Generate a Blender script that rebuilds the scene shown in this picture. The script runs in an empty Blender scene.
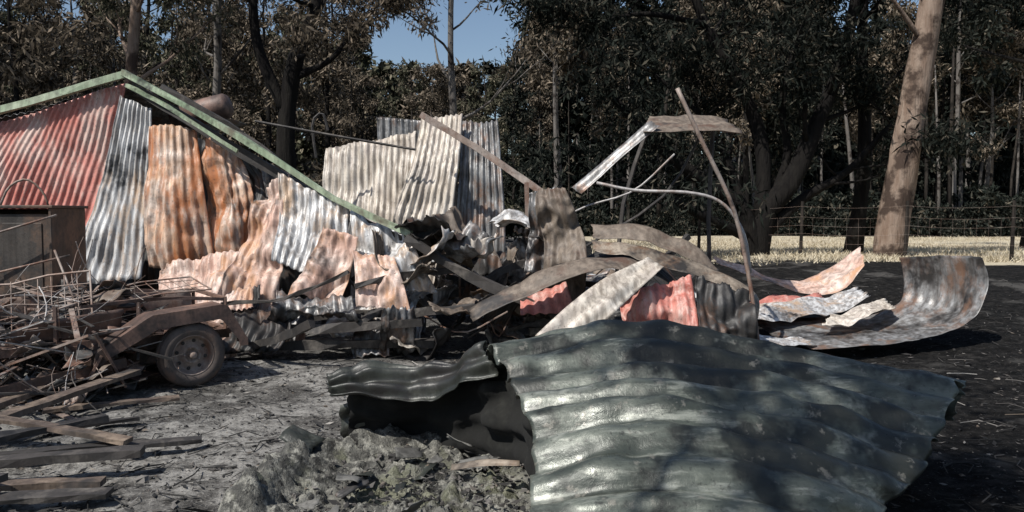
import bpy, math, random
import numpy as np
from mathutils import Vector, Matrix, noise
random.seed(7)
scene = bpy.context.scene

# ------------------------------------------------------------------ helpers
def smooth(a, b, t):
    t = max(0.0, min(1.0, (t-a)/(b-a)))
    return t*t*(3-2*t)

def N(x, y, z=0.0):
    return noise.noise(Vector((x, y, z)))

def gh(x, y):
    h = 0.5*smooth(9.5, 18, y)
    h -= 0.15*smooth(20, 50, y)
    h += 15.0*smooth(75, 190, y)
    h += 0.16*smooth(3.0, 7.0, x)*smooth(4, 9, y)*(1-smooth(20, 30, y))
    return h

def near_z(x, y):
    return 0.05*N(x*0.9, y*0.9, 5)+0.025*N(x*3.1, y*3.1, 2)+0.018*N(x*8, y*8, 9)

def empty(name, loc=(0, 0, 0)):
    e = bpy.data.objects.new(name, None)
    e.location = loc
    e.empty_display_size = 0.3
    scene.collection.objects.link(e)
    return e

def place(o, parent):
    scene.collection.objects.link(o)
    if parent is not None:
        o.parent = parent
        o.matrix_parent_inverse = Matrix.Translation(-Vector(parent.location))

def make_obj(name, V, F, mats, parent=None, midx=None, smooth_shade=True, recenter=True):
    V = np.asarray(V, dtype=float).reshape(-1, 3)
    c = V.mean(axis=0) if recenter else np.zeros(3)
    me = bpy.data.meshes.new(name)
    me.from_pydata((V-c).tolist(), [], F)
    if not isinstance(mats, (list, tuple)):
        mats = [mats]
    for m in mats:
        me.materials.append(m)
    if midx is not None:
        me.polygons.foreach_set('material_index', midx)
    me.polygons.foreach_set('use_smooth', [smooth_shade]*len(me.polygons))
    me.update()
    o = bpy.data.objects.new(name, me)
    o.location = c
    place(o, parent)
    return o

class MB:
    def __init__(s):
        s.v = []; s.f = []; s.m = []
    def face(s, idx, mi):
        s.f.append(idx); s.m.append(mi)
    def sweep(s, pts, profs, mi=0, up=(0, 0, 1), cap=True):
        pts = [Vector(p) for p in pts]
        n = len(pts); k = len(profs[0]); b0 = len(s.v)
        upv = Vector(up)
        last = None
        for i, p in enumerate(pts):
            t = (pts[min(i+1, n-1)]-pts[max(i-1, 0)])
            if t.length < 1e-9: t = Vector((0, 0, 1))
            t.normalize()
            if last is None:
                a = t.cross(upv)
                if a.length < 0.15: a = t.cross(Vector((1, 0, 0)))
            else:
                a = last - t*last.dot(t)
                if a.length < 1e-4: a = t.cross(upv)
            a.normalize(); last = a
            b = a.cross(t)
            for (x, y) in profs[i]:
                s.v.append(tuple(p+a*x+b*y))
        for i in range(n-1):
            for j in range(k):
                j2 = (j+1) % k
                s.face((b0+i*k+j, b0+i*k+j2, b0+(i+1)*k+j2, b0+(i+1)*k+j), mi)
        if cap:
            s.face(tuple(b0+j for j in range(k))[::-1], mi)
            s.face(tuple(b0+(n-1)*k+j for j in range(k)), mi)
    def tube(s, pts, r, sides=6, mi=0, cap=True, lump=0.0):
        if not isinstance(r, (list, tuple)): r = [r]*len(pts)
        profs = []
        for i, p in enumerate(pts):
            pr = []
            for j in range(sides):
                an = 2*math.pi*j/sides
                rr = r[i]
                if lump: rr *= 1+lump*N(p[0]*2+math.cos(an)*1.3, p[1]*2+math.sin(an)*1.3, p[2]*1.2)
                pr.append((rr*math.cos(an), rr*math.sin(an)))
            profs.append(pr)
        s.sweep(pts, profs, mi, cap=cap)
    def beam(s, pts, w, h, mi=0, up=(0, 0, 1), rag=0.0):
        if rag:
            pts = path(pts, 9)
            prs = []
            for i, p in enumerate(pts):
                j = lambda q: rag*N(p[0]*5+q*3, p[1]*5, p[2]*5+q)
                prs.append([(-w/2+j(1), -h/2+j(2)), (w/2+j(3), -h/2+j(4)), (w/2+j(5), h/2+j(6)), (-w/2+j(7), h/2+j(8))])
            s.sweep(pts, prs, mi, up); return
        pr = [(-w/2, -h/2), (w/2, -h/2), (w/2, h/2), (-w/2, h/2)]
        s.sweep(pts, [pr]*len(pts), mi, up)
    def lathe(s, prof, c, ax, seg=32, mi=0):
        ax = Vector(ax).normalized(); c = Vector(c)
        a = ax.cross(Vector((0, 0, 1))).normalized(); b = ax.cross(a)
        b0 = len(s.v); n = len(prof)
        for j in range(seg):
            an = 2*math.pi*j/seg
            d = a*math.cos(an)+b*math.sin(an)
            for (r, h) in prof:
                s.v.append(tuple(c+d*r+ax*h))
        for j in range(seg):
            j2 = (j+1) % seg
            for i in range(n-1):
                s.face((b0+j*n+i, b0+j2*n+i, b0+j2*n+i+1, b0+j*n+i+1), mi)
    def obj(s, name, mats, parent=None, sm=False):
        return make_obj(name, s.v, s.f, mats, parent, s.m, sm)

def cr(P, t):
    n = P.shape[0]
    ext = np.concatenate([[2*P[0]-P[1]], P, [2*P[-1]-P[-2]]])
    x = np.clip(t, 0, 1)*(n-1)
    i = np.minimum(x.astype(int), n-2); f = x-i
    sh = (len(t),)+(1,)*(P.ndim-1)
    f = f.reshape(sh)
    p0, p1, p2, p3 = ext[i], ext[i+1], ext[i+2], ext[i+3]
    return 0.5*((2*p1)+(-p0+p2)*f+(2*p0-5*p1+4*p2-p3)*f*f+(-p0+3*p1-3*p2+p3)*f**3)

def path(pts, n):
    P = np.array([tuple(p) for p in pts], dtype=float)
    return [tuple(q) for q in cr(P, np.linspace(0, 1, n))]

def sheet(name, ctrl, waves, amp, mat, parent=None, crumple=0.02, seed=0, nv=18, ragged=0.02, per=7,
          cscale=1.6, crease=0.0, thick=0.003, ampvar=0.5, sharp=0.0):
    C = np.array(ctrl, dtype=float)           # rows (along ridges) x cols (across ridges)
    nu = max(8, int(waves*per))+1
    us = np.linspace(0, 1, nu); vs = np.linspace(0, 1, nv)
    R = cr(np.swapaxes(C, 0, 1), us)
    G = np.zeros((nv, nu, 3))
    for j in range(nu):
        r0 = ragged*(0.5+0.5*N(us[j]*5+seed, seed*3.1)) + ragged*0.5*abs(N(us[j]*25, seed*1.7))
        r1 = ragged*(0.5+0.5*N(us[j]*5-seed, seed*5.3)) + ragged*0.5*abs(N(us[j]*25, seed*2.7))
        vv = r0+(1-r0-r1)*vs
        G[:, j, :] = cr(R[j], vv)
    du = np.gradient(G, axis=1); dv = np.gradient(G, axis=0)
    nn = np.cross(du, dv); nn /= (np.linalg.norm(nn, axis=2, keepdims=True)+1e-9)
    D = np.zeros((nv, nu))
    for i in range(nv):
        for j in range(nu):
            x, y, z = G[i, j]
            a = 0.75+ampvar*N(x*1.3+seed, y*1.3, z*1.3)
            s = math.sin(2*math.pi*(waves*us[j]+0.10*N(vs[i]*3, us[j]*2, seed)))
            if sharp: s = (1-sharp)*s+sharp*(1-2*abs(s))
            d = amp*a*s
            if crumple:
                q = N(x*cscale+seed*7.7, y*cscale, z*cscale)
                d += crumple*2.2*q + crumple*0.9*N(x*4.3, y*4.3+seed, z*4.3)
            if crease:
                d -= crease*(abs(N(x*2.2+z*.6+seed*3, y*2.2, z*1.7-x*.5))-0.2)
                d += crease*.35*(abs(N(x*6+seed*3, y*6, z*5))-0.2)
            D[i, j] = d
    G = G+nn*D[:, :, None]
    F = []
    for i in range(nv-1):
        for j in range(nu-1):
            a = i*nu+j
            F.append((a, a+1, a+nu+1, a+nu))
    o = make_obj(name, G.reshape(-1, 3), F, mat, parent)
    if thick:
        md = o.modifiers.new('thickness', 'SOLIDIFY'); md.thickness = thick; md.offset = 0
    return o

# ------------------------------------------------------------------ materials
def newmat(name):
    m = bpy.data.materials.new(name); m.use_nodes = True
    nt = m.node_tree
    for n in list(nt.nodes): nt.nodes.remove(n)
    out = nt.nodes.new('ShaderNodeOutputMaterial')
    b = nt.nodes.new('ShaderNodeBsdfPrincipled')
    nt.links.new(b.outputs[0], out.inputs[0])
    return m, nt, b, out

def rgba(c): return (c[0], c[1], c[2], 1)

def coords(nt, scale=(1, 1, 1), rand=True):
    tc = nt.nodes.new('ShaderNodeTexCoord')
    mp = nt.nodes.new('ShaderNodeMapping'); mp.inputs['Scale'].default_value = scale
    if rand:
        oi = nt.nodes.new('ShaderNodeObjectInfo')
        mu = nt.nodes.new('ShaderNodeMath'); mu.operation = 'MULTIPLY'; mu.inputs[1].default_value = 37
        nt.links.new(oi.outputs['Random'], mu.inputs[0])
        ad = nt.nodes.new('ShaderNodeVectorMath'); ad.operation = 'ADD'
        nt.links.new(tc.outputs['Object'], ad.inputs[0]); nt.links.new(mu.outputs[0], ad.inputs[1])
        nt.links.new(ad.outputs[0], mp.inputs[0])
    else:
        nt.links.new(tc.outputs['Object'], mp.inputs[0])
    return mp.outputs[0]

def nz(nt, vec, scale, detail=6, rough=0.6):
    n = nt.nodes.new('ShaderNodeTexNoise'); n.inputs['Scale'].default_value = scale
    n.inputs['Detail'].default_value = min(detail, 5); n.inputs['Roughness'].default_value = rough
    nt.links.new(vec, n.inputs['Vector'])
    return n.outputs[0]

def ramp(nt, fac, stops):
    r = nt.nodes.new('ShaderNodeValToRGB')
    el = r.color_ramp.elements
    while len(el) < len(stops): el.new(0.5)
    for e, (p, c) in zip(el, stops):
        e.position = p
        e.color = rgba(c) if isinstance(c, (tuple, list)) else (c, c, c, 1)
    nt.links.new(fac, r.inputs[0])
    return r.outputs[0]

def mix(nt, fac, a, b, mode='MIX'):
    m = nt.nodes.new('ShaderNodeMix'); m.data_type = 'RGBA'; m.blend_type = mode
    for s, v in ((0, fac), (6, a), (7, b)):
        if isinstance(v, (int, float)): m.inputs[s].default_value = v
        elif isinstance(v, (tuple, list)): m.inputs[s].default_value = rgba(v)
        else: nt.links.new(v, m.inputs[s])
    return m.outputs[2]

def bump(nt, b, h, strength=0.3, dist=0.02):
    bp = nt.nodes.new('ShaderNodeBump'); bp.inputs['Strength'].default_value = strength
    bp.inputs['Distance'].default_value = dist
    nt.links.new(h, bp.inputs['Height']); nt.links.new(bp.outputs[0], b.inputs['Normal'])

def metal(name, base, alt, rust=(0.16, 0.06, 0.025), rust_amt=0.3, soot=0.3, rough=0.5, metallic=0.25,
          streak=0.5, sootcol=(0.025, 0.023, 0.022), rz=1.0):
    m, nt, b, out = newmat(name)
    v = coords(nt); vs = coords(nt, (7, 7, 0.6)); vr = coords(nt, (1.6, 1.6, rz))
    c = mix(nt, ramp(nt, nz(nt, v, 2.5, 8), [(0.38, 0.0), (0.62, 1.0)]), base, alt)
    st = ramp(nt, nz(nt, vs, 2.0, 6), [(0.40, 1.0), (0.60, 0.0)])
    dk = mix(nt, streak, (1, 1, 1), (0.30, 0.27, 0.25))
    c = mix(nt, st, mix(nt, 1.0, c, dk, 'MULTIPLY'), c)
    p = 0.5+(0.5-rust_amt)*0.36
    c = mix(nt, ramp(nt, nz(nt, vr, 1.7, 10, 0.72), [(p-0.06, 0.0), (p+0.08, 1.0)]), c, rust)
    p = 0.5+(0.5-soot)*0.36
    sh = nt.nodes.new('ShaderNodeVectorMath'); sh.operation = 'ADD'; sh.inputs[1].default_value = (13, 7, 3)
    nt.links.new(v, sh.inputs[0])
    c = mix(nt, ramp(nt, nz(nt, sh.outputs[0], 1.1, 9, 0.72), [(p-0.03, 0.0), (p+0.08, 0.95)]), c, sootcol)
    fine = nz(nt, v, 26, 6, .7)
    c = mix(nt, ramp(nt, fine, [(0.56, 0.0), (0.70, 0.6)]), c, sootcol)
    nt.links.new(c, b.inputs['Base Color'])
    b.inputs['Roughness'].default_value = rough; b.inputs['Metallic'].default_value = metallic
    bump(nt, b, fine, 0.35, 0.01)
    return m

M = {}
M['red'] = metal('red_painted_iron', (0.55, 0.18, 0.14), (0.62, 0.29, 0.24), (0.60, 0.44, 0.38), 0.36, 0.18, 0.5, 0.0, 0.45, rz=.6)
M['zinc'] = metal('burnt_zinc', (0.76, 0.75, 0.73), (0.58, 0.58, 0.58), (0.50, 0.36, 0.25), 0.34, 0.20, 0.40, 0.08, 0.8, rz=.5)
M['grey'] = metal('sooty_zinc', (0.38, 0.38, 0.375), (0.22, 0.22, 0.22), (0.21, 0.125, 0.085), 0.34, 0.38, 0.40, 0.2, 0.8)
M['dark'] = metal('charred_iron', (0.045, 0.045, 0.046), (0.09, 0.086, 0.082), (0.11, 0.06, 0.038), 0.3, 0.5, 0.55, 0.2, 0.7)
M['orange'] = metal('rust_orange_iron', (0.70, 0.42, 0.25), (0.70, 0.58, 0.49), (0.44, 0.17, 0.07), 0.47, 0.24, 0.5, 0.0, 0.75, rz=.45)
M['pink'] = metal('pink_burnt_paint', (0.76, 0.61, 0.53), (0.66, 0.43, 0.34), (0.55, 0.31, 0.18), 0.32, 0.24, 0.5, 0.0, 0.65, rz=.5)
M['beige'] = metal('beige_burnt_iron', (0.76, 0.70, 0.62), (0.64, 0.57, 0.48), (0.46, 0.40, 0.35), 0.32, 0.20, 0.42, 0.0, 0.75, rz=.5)
M['tan'] = metal('tan_iron', (0.36, 0.30, 0.235), (0.26, 0.215, 0.17), (0.16, 0.09, 0.05), 0.3, 0.3, 0.5, 0.15, 0.6)
M['brown'] = metal('brown_iron', (0.17, 0.135, 0.105), (0.23, 0.185, 0.145), (0.11, 0.065, 0.045), 0.3, 0.33, 0.6, 0.0, 0.6)
M['green'] = metal('green_trim_paint', (0.27, 0.36, 0.23), (0.40, 0.46, 0.33), (0.16, 0.14, 0.10), 0.25, 0.26, 0.5, 0.0, 0.5)
M['rust'] = metal('rusty_steel', (0.155, 0.098, 0.078), (0.10, 0.072, 0.062), (0.23, 0.14, 0.105), 0.4, 0.25, 0.55, 0.1, 0.5)
M['rustpale'] = metal('pale_rusty_steel', (0.30, 0.215, 0.17), (0.36, 0.31, 0.275), (0.18, 0.095, 0.065), 0.4, 0.2, 0.6, 0.1, 0.4)
M['paint'] = metal('pale_steel', (0.52, 0.50, 0.48), (0.40, 0.38, 0.37), (0.22, 0.14, 0.10), 0.25, 0.1, 0.5, 0.1, 0.4)
M['tyre'] = metal('burnt_tyre', (0.085, 0.070, 0.062), (0.14, 0.11, 0.095), (0.18, 0.11, 0.08), 0.35, 0.2, 0.8, 0.0, 0.3)
M['wood'] = metal('scorched_timber', (0.25, 0.19, 0.14), (0.16, 0.12, 0.095), (0.08, 0.058, 0.048), 0.4, 0.34, 0.8, 0.0, 0.7)
M['char'] = metal('charcoal_timber', (0.03, 0.028, 0.027), (0.06, 0.052, 0.047), (0.13, 0.115, 0.10), 0.28, 0.3, 0.7, 0.0, 0.4)

def tank_mat():
    m, nt, b, out = newmat('burnt_tank_skin')
    v = coords(nt, (0.5, 2.4, 2.4), False); v2 = coords(nt, (1, 1, 1), False)
    c = mix(nt, ramp(nt, nz(nt, v, 2.2, 9, 0.65), [(0.38, 0.0), (0.60, 1.0)]), (0.050, 0.058, 0.048), (0.15, 0.165, 0.138))
    c = mix(nt, ramp(nt, nz(nt, v, 4.2, 10, 0.7), [(0.53, 0.0), (0.64, 1.0)]), c, (0.28, 0.29, 0.25))
    c = mix(nt, ramp(nt, nz(nt, v2, 1.6, 10, 0.65), [(0.48, 0.0), (0.56, 0.95)]), c, (0.020, 0.022, 0.018))
    c = mix(nt, ramp(nt, nz(nt, v2, 40, 4, 0.6), [(0.56, 0.0), (0.70, 0.7)]), c, (0.03, 0.03, 0.027))
    c = mix(nt, ramp(nt, nz(nt, v2, 9, 6, 0.7), [(0.60, 0.0), (0.66, 0.6)]), c, (0.24, 0.225, 0.19))
    nt.links.new(c, b.inputs['Base Color'])
    rr = ramp(nt, nz(nt, v2, 7, 8), [(0.3, 0.26), (0.7, 0.58)])
    nt.links.new(rr, b.inputs['Roughness'])
    b.inputs['Metallic'].default_value = 0.2
    b.inputs['Specular IOR Level'].default_value = 0.6
    bump(nt, b, nz(nt, v2, 18, 8, 0.7), 0.35, 0.012)
    return m
M['tank'] = tank_mat()
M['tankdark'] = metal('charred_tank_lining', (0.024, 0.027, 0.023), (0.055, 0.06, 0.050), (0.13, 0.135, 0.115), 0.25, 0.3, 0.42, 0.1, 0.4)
M['shadeblack'] = metal('cavity_shade_black', (0.006, 0.006, 0.005), (0.009, 0.009, 0.008), (0.02, 0.02, 0.017), 0.2, 0.3, 1.0, 0.0, 0.2, sootcol=(.004, .004, .004))  # near-black colour paints in the shade inside the tank cavity
M['crust'] = metal('ash_crust', (0.12, 0.117, 0.108), (0.20, 0.195, 0.18), (0.04, 0.04, 0.036), 0.4, 0.25, 0.9, 0.0, 0.2)

def leaf_mat(name, stops, trans=0.0):
    m, nt, b, out = newmat(name)
    g = nt.nodes.new('ShaderNodeNewGeometry')
    c = ramp(nt, g.outputs['Random Per Island'], stops)
    nt.nodes.remove(b)
    d = nt.nodes.new('ShaderNodeBsdfDiffuse'); nt.links.new(c, d.inputs[0])
    if trans:
        t = nt.nodes.new('ShaderNodeBsdfTranslucent'); nt.links.new(c, t.inputs[0])
        mx = nt.nodes.new('ShaderNodeMixShader'); mx.inputs[0].default_value = trans
        nt.links.new(d.outputs[0], mx.inputs[1]); nt.links.new(t.outputs[0], mx.inputs[2])
        nt.links.new(mx.outputs[0], out.inputs[0])
    else:
        nt.links.new(d.outputs[0], out.inputs[0])
    return m
gs = [(0, (0.022, 0.024, 0.016)), (0.4, (0.060, 0.061, 0.041)), (0.75, (0.12, 0.115, 0.08)), (1, (0.23, 0.195, 0.145))]
bs = [(0, (0.026, 0.022, 0.017)), (0.4, (0.082, 0.068, 0.050)), (0.75, (0.16, 0.132, 0.10)), (1, (0.29, 0.235, 0.18))]
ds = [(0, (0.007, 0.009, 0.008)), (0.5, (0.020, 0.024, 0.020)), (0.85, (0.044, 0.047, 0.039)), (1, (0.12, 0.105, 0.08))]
M['leaf_green'] = leaf_mat('gum_leaves', gs)
M['leaf_brown'] = leaf_mat('scorched_gum_leaves', bs)
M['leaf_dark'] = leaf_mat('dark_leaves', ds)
M['nleaf_green'] = leaf_mat('gum_leaves_near', gs, .25)
M['nleaf_brown'] = leaf_mat('scorched_gum_leaves_near', bs, .25)
M['nleaf_dark'] = leaf_mat('dark_leaves_near', ds, .2)

def bark_mat(name, a, b_, c_):
    m, nt, b, out = newmat(name)
    v = coords(nt, (3, 3, 0.5)); v2 = coords(nt)
    c = mix(nt, ramp(nt, nz(nt, v, 2.2, 8), [(0.35, 0.0), (0.65, 1.0)]), a, b_)
    c = mix(nt, ramp(nt, nz(nt, v2, 1.6, 8), [(0.5, 0.0), (0.60, 1.0)]), c, c_)
    nt.links.new(c, b.inputs['Base Color']); b.inputs['Roughness'].default_value = 0.95
    b.inputs['Specular IOR Level'].default_value = .1
    bump(nt, b, nz(nt, v, 7, 8), 0.9, 0.05)
    return m
M['bark_tan'] = bark_mat('tan_bark', (0.20, 0.14, 0.105), (0.31, 0.24, 0.19), (0.07, 0.05, 0.04))
M['bark_grey'] = bark_mat('grey_bark', (0.12, 0.108, 0.098), (0.19, 0.175, 0.16), (0.045, 0.038, 0.034))
M['bark_black'] = bark_mat('burnt_bark', (0.009, 0.008, 0.008), (0.020, 0.018, 0.016), (0.013, 0.012, 0.011))
M['bark_dark'] = bark_mat('dark_bark', (0.026, 0.022, 0.020), (0.055, 0.047, 0.040), (0.015, 0.014, 0.012))

def ground_mat():
    m, nt, b, out = newmat('burnt_ground')
    at = nt.nodes.new('ShaderNodeAttribute'); at.attribute_name = 'zone'
    sp = nt.nodes.new('ShaderNodeSeparateColor'); nt.links.new(at.outputs['Color'], sp.inputs[0])
    v = coords(nt, (1, 1, 1), False)
    big = nz(nt, v, 0.9, 9, 0.65); fine = nz(nt, v, 9, 10, 0.7); vf = nz(nt, v, 45, 6, 0.7)
    ash = mix(nt, ramp(nt, big, [(0.38, 0.0), (0.62, 1.0)]), (0.024, 0.023, 0.022), (0.10, 0.096, 0.09))
    ash = mix(nt, ramp(nt, fine, [(0.50, 0.0), (0.64, 0.85)]), ash, (0.22, 0.21, 0.195))
    ash = mix(nt, ramp(nt, vf, [(0.56, 0.0), (0.70, 0.7)]), ash, (0.36, 0.345, 0.32))
    con = mix(nt, ramp(nt, fine, [(0.38, 0.0), (0.58, 1.0)]), (0.11, 0.105, 0.097), (0.31, 0.298, 0.275))
    con = mix(nt, ramp(nt, big, [(0.49, 0.0), (0.57, 0.88)]), con, (0.055, 0.052, 0.048))
    con = mix(nt, ramp(nt, vf, [(0.56, 0.0), (0.68, 0.8)]), con, (0.46, 0.44, 0.40))
    con = mix(nt, ramp(nt, vf, [(0.34, 0.8), (0.42, 0.0)]), con, (0.045, 0.042, 0.04))
    blk = mix(nt, ramp(nt, fine, [(0.45, 0.0), (0.68, 1.0)]), (0.006, 0.0057, 0.0055), (0.028, 0.026, 0.024))
    blk = mix(nt, ramp(nt, big, [(0.56, 0.0), (0.66, .7)]), blk, (0.10, 0.095, 0.088))
    blk = mix(nt, ramp(nt, vf, [(0.60, 0.0), (0.72, 0.6)]), blk, (0.20, 0.185, 0.17))
    gr = mix(nt, ramp(nt, nz(nt, v, 0.5, 8), [(0.4, 0.0), (0.6, 1.0)]), (0.46, 0.40, 0.29), (0.60, 0.53, 0.40))
    gr = mix(nt, ramp(nt, fine, [(0.45, 0.0), (0.62, 0.7)]), gr, (0.36, 0.31, 0.21))
    def zone(ch):
        ad = nt.nodes.new('ShaderNodeMath'); ad.operation = 'ADD'
        nt.links.new(sp.outputs[ch], ad.inputs[0])
        s2 = nt.nodes.new('ShaderNodeMath'); s2.operation = 'MULTIPLY_ADD'
        s2.inputs[1].default_value = 0.9; s2.inputs[2].default_value = -0.45
        nt.links.new(big, s2.inputs[0]); nt.links.new(s2.outputs[0], ad.inputs[1])
        return ramp(nt, ad.outputs[0], [(0.42, 0.0), (0.56, 1.0)])
    c = mix(nt, zone(1), ash, con)
    c = mix(nt, zone(2), c, blk)
    c = mix(nt, zone(0), c, gr)
    nt.links.new(c, b.inputs['Base Color']); b.inputs['Roughness'].default_value = 0.95
    b.inputs['Specular IOR Level'].default_value = 0.12
    bump(nt, b, mix(nt, 0.5, fine, vf), 0.9, 0.05)
    return m
M['ground'] = ground_mat()

def litter_mat(name, stops):
    m, nt, b, out = newmat(name)
    g = nt.nodes.new('ShaderNodeNewGeometry')
    c = ramp(nt, g.outputs['Random Per Island'], stops)
    nt.links.new(c, b.inputs['Base Color']); b.inputs['Roughness'].default_value = 0.9
    return m
M['litter'] = litter_mat('charred_litter', [(0, (0.010, 0.010, 0.010)), (0.55, (0.030, 0.028, 0.026)), (0.74, (0.075, 0.068, 0.062)),
             (0.88, (0.16, 0.15, 0.138)), (0.96, (0.11, 0.085, 0.062)), (1, (0.34, 0.32, 0.29))])

def sludge_mat():
    m, nt, b, out = newmat('tank_sludge')
    v = coords(nt, (1, 1, 1), False)
    c = mix(nt, ramp(nt, nz(nt, v, 3.0, 9, 0.7), [(0.4, 0.0), (0.6, 1.0)]), (0.060, 0.058, 0.051), (0.21, 0.206, 0.18))
    c = mix(nt, ramp(nt, nz(nt, v, 14, 8, 0.7), [(0.5, 0.0), (0.64, 1.0)]), c, (0.38, 0.37, 0.32))
    c = mix(nt, ramp(nt, nz(nt, v, 2.2, 8, 0.6), [(0.54, 0.0), (0.62, .6)]), c, (0.19, 0.195, 0.115))
    c = mix(nt, ramp(nt, nz(nt, v, 6, 8, 0.7), [(0.54, 0.0), (0.60, 1.0)]), c, (0.024, 0.023, 0.020))
    nt.links.new(c, b.inputs['Base Color']); b.inputs['Roughness'].default_value = 0.75
    bump(nt, b, nz(nt, v, 22, 8, 0.7), 1.0, 0.05)
    return m
M['sludge'] = sludge_mat()

# ------------------------------------------------------------------ ground
def axis_vals(fine_a, fine_b, step, far_a, far_b):
    vals = list(np.arange(fine_a, fine_b+1e-6, step))
    s = step; x = fine_b
    while x < far_b:
        s = min(s*1.18, 12); x += s; vals.append(x)
    s = step; x = fine_a; pre = []
    while x > far_a:
        s = min(s*1.18, 12); x -= s; pre.append(x)
    return pre[::-1]+vals

def slab(x, y):
    a = smooth(-6.4, -5.0, x)*(1-smooth(-0.9, 0.6, x))
    return a*smooth(2.0, 3.2, y)*(1-smooth(8.4, 9.4, y))

def build_ground():
    xs = axis_vals(-7.5, 8.5, 0.075, -420, 420)
    ys = axis_vals(2.4, 13.0, 0.075, -150, 520)
    V = []; cols = []
    for y in ys:
        for x in xs:
            near = 1-smooth(14, 40, math.hypot(x, y))
            z = gh(x, y)+near*near_z(x, y)
            if near < 1: z += (1-near)*0.12*N(x*0.1, y*0.1, 2)
            V.append((x, y, z))
            yy = y+0.35*(x-7)
            r = smooth(17.0, 18.2, yy)*(1-smooth(47, 51, y))*smooth(2.5, 5, x)
            b = max(smooth(1.2, 2.6, x)*(1-r), smooth(47, 51, y))*1.0
            cols.append((r, slab(x, y), b, 1))
    nx = len(xs); F = []
    for i in range(len(ys)-1):
        for j in range(nx-1):
            a = i*nx+j
            F.append((a, a+1, a+nx+1, a+nx))
    o = make_obj('ground', V, F, M['ground'], None, None, True, False)
    ca = o.data.color_attributes.new('zone', 'FLOAT_COLOR', 'POINT')
    ca.data.foreach_set('color', np.array(cols).ravel())
    return o
build_ground()

# ------------------------------------------------------------------ trees
def leaves_mesh(name, centers, radii, n_each, L, W, mat, seed, droop=0.8):
    r = np.random.default_rng(seed)
    C = np.repeat(np.array(centers), n_each, axis=0)
    R = np.repeat(np.array(radii), n_each)
    n = len(C)
    off = r.normal(size=(n, 3)); off /= np.linalg.norm(off, axis=1, keepdims=True)
    off *= (r.random(n)**0.5)[:, None]*R[:, None]
    off[:, 2] *= 0.65
    c = C+off
    d = r.normal(size=(n, 3)); d[:, 2] -= droop
    d /= np.linalg.norm(d, axis=1, keepdims=True)
    w = np.cross(d, r.normal(size=(n, 3))); w /= np.linalg.norm(w, axis=1, keepdims=True)
    l = (L*(0.6+0.8*r.random(n)))[:, None]; ww = (W*(0.6+0.8*r.random(n)))[:, None]
    V = np.empty((n, 4, 3))
    V[:, 0] = c; V[:, 1] = c+d*l*0.45+w*ww*0.5; V[:, 2] = c+d*l; V[:, 3] = c+d*l*0.45-w*ww*0.5
    me = bpy.data.meshes.new(name)
    me.vertices.add(4*n); me.vertices.foreach_set('co', V.ravel())
    me.loops.add(4*n); me.loops.foreach_set('vertex_index', np.arange(4*n, dtype=np.int32))
    me.polygons.add(n); me.polygons.foreach_set('loop_start', np.arange(0, 4*n, 4, dtype=np.int32))
    try: me.polygons.foreach_set('loop_total', np.full(n, 4, dtype=np.int32))
    except Exception: pass
    me.materials.append(mat); me.update(calc_edges=True)
    return me

def branch_off(mb, rnd, p, d, length, r, depth, clusters, cr_=0.8, sides=5):
    pts = [Vector(p)]; rr = [r]
    dv = Vector(d).normalized()
    n = 5
    for i in range(n):
        dv = (dv+Vector((rnd.uniform(-.25, .25), rnd.uniform(-.25, .25), rnd.uniform(-.08, .22)))).normalized()
        pts.append(pts[-1]+dv*length/n); rr.append(r*(1-0.8*(i+1)/n))
    mb.tube(pts, rr, sides, 0)
    if depth > 0:
        for k in range(rnd.choice([2, 3, 3])):
            i = rnd.choice([2, 3, 4, 4])
            nd = (dv+Vector((rnd.uniform(-1, 1), rnd.uniform(-1, 1), rnd.uniform(-.3, .6)))).normalized()
            branch_off(mb, rnd, pts[i], nd, length*rnd.uniform(.45, .7), rr[i]*0.7, depth-1, clusters, cr_, 4)
    if depth <= 1:
        clusters.append((tuple(pts[-1]), cr_*rnd.uniform(.5, 1.25)))
        if rnd.random() < .5:
            clusters.append((tuple(pts[3]), cr_*rnd.uniform(.4, .8)))

def tree_meshes(name, H, r0, lean, seed, c0, limbs, llen, nleaf, L, W, bark, leaf, clr=0.8, depth=1, flare=1.3):
    rnd = random.Random(seed)
    mb = MB(); clusters = []
    n = 12; pts = []; rr = []
    for i in range(n+1):
        t = i/n
        pts.append(Vector((lean[0]*H*t+0.25*N(t*3, seed)*H*0.08*(t > 0), lean[1]*H*t+0.25*N(seed, t*3)*H*0.08, H*t-0.15*(i == 0))))
        rr.append(r0*((1-0.82*t)*(1+(flare-1)*math.exp(-t*18))))
    mb.tube(pts, rr, 8, 0, lump=0.25)
    for k in range(limbs):
        t = c0+(0.97-c0)*(k+rnd.random()*.8)/limbs
        i = min(n-1, int(t*n)); f = t*n-i
        p = pts[i].lerp(pts[i+1], f)
        az = k*2.4+rnd.uniform(-.5, .5)
        up = rnd.uniform(.25, .95)
        d = Vector((math.cos(az), math.sin(az), up))
        branch_off(mb, rnd, p, d, llen*(1.15-.65*(t-c0)/(1-c0))*rnd.uniform(.7, 1.15), rr[i]*rnd.uniform(.35, .5), depth, clusters, clr)
    me = bpy.data.meshes.new(name+'_wood')
    me.from_pydata([tuple(v) for v in mb.v], [], mb.f); me.materials.append(bark)
    me.polygons.foreach_set('use_smooth', [True]*len(me.polygons)); me.update()
    ne = max(10, int(nleaf/max(1, len(clusters))))
    lm = leaves_mesh(name+'_leaves', [c[0] for c in clusters], [c[1] for c in clusters], ne, L, W, leaf, seed)
    return me, lm

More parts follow.
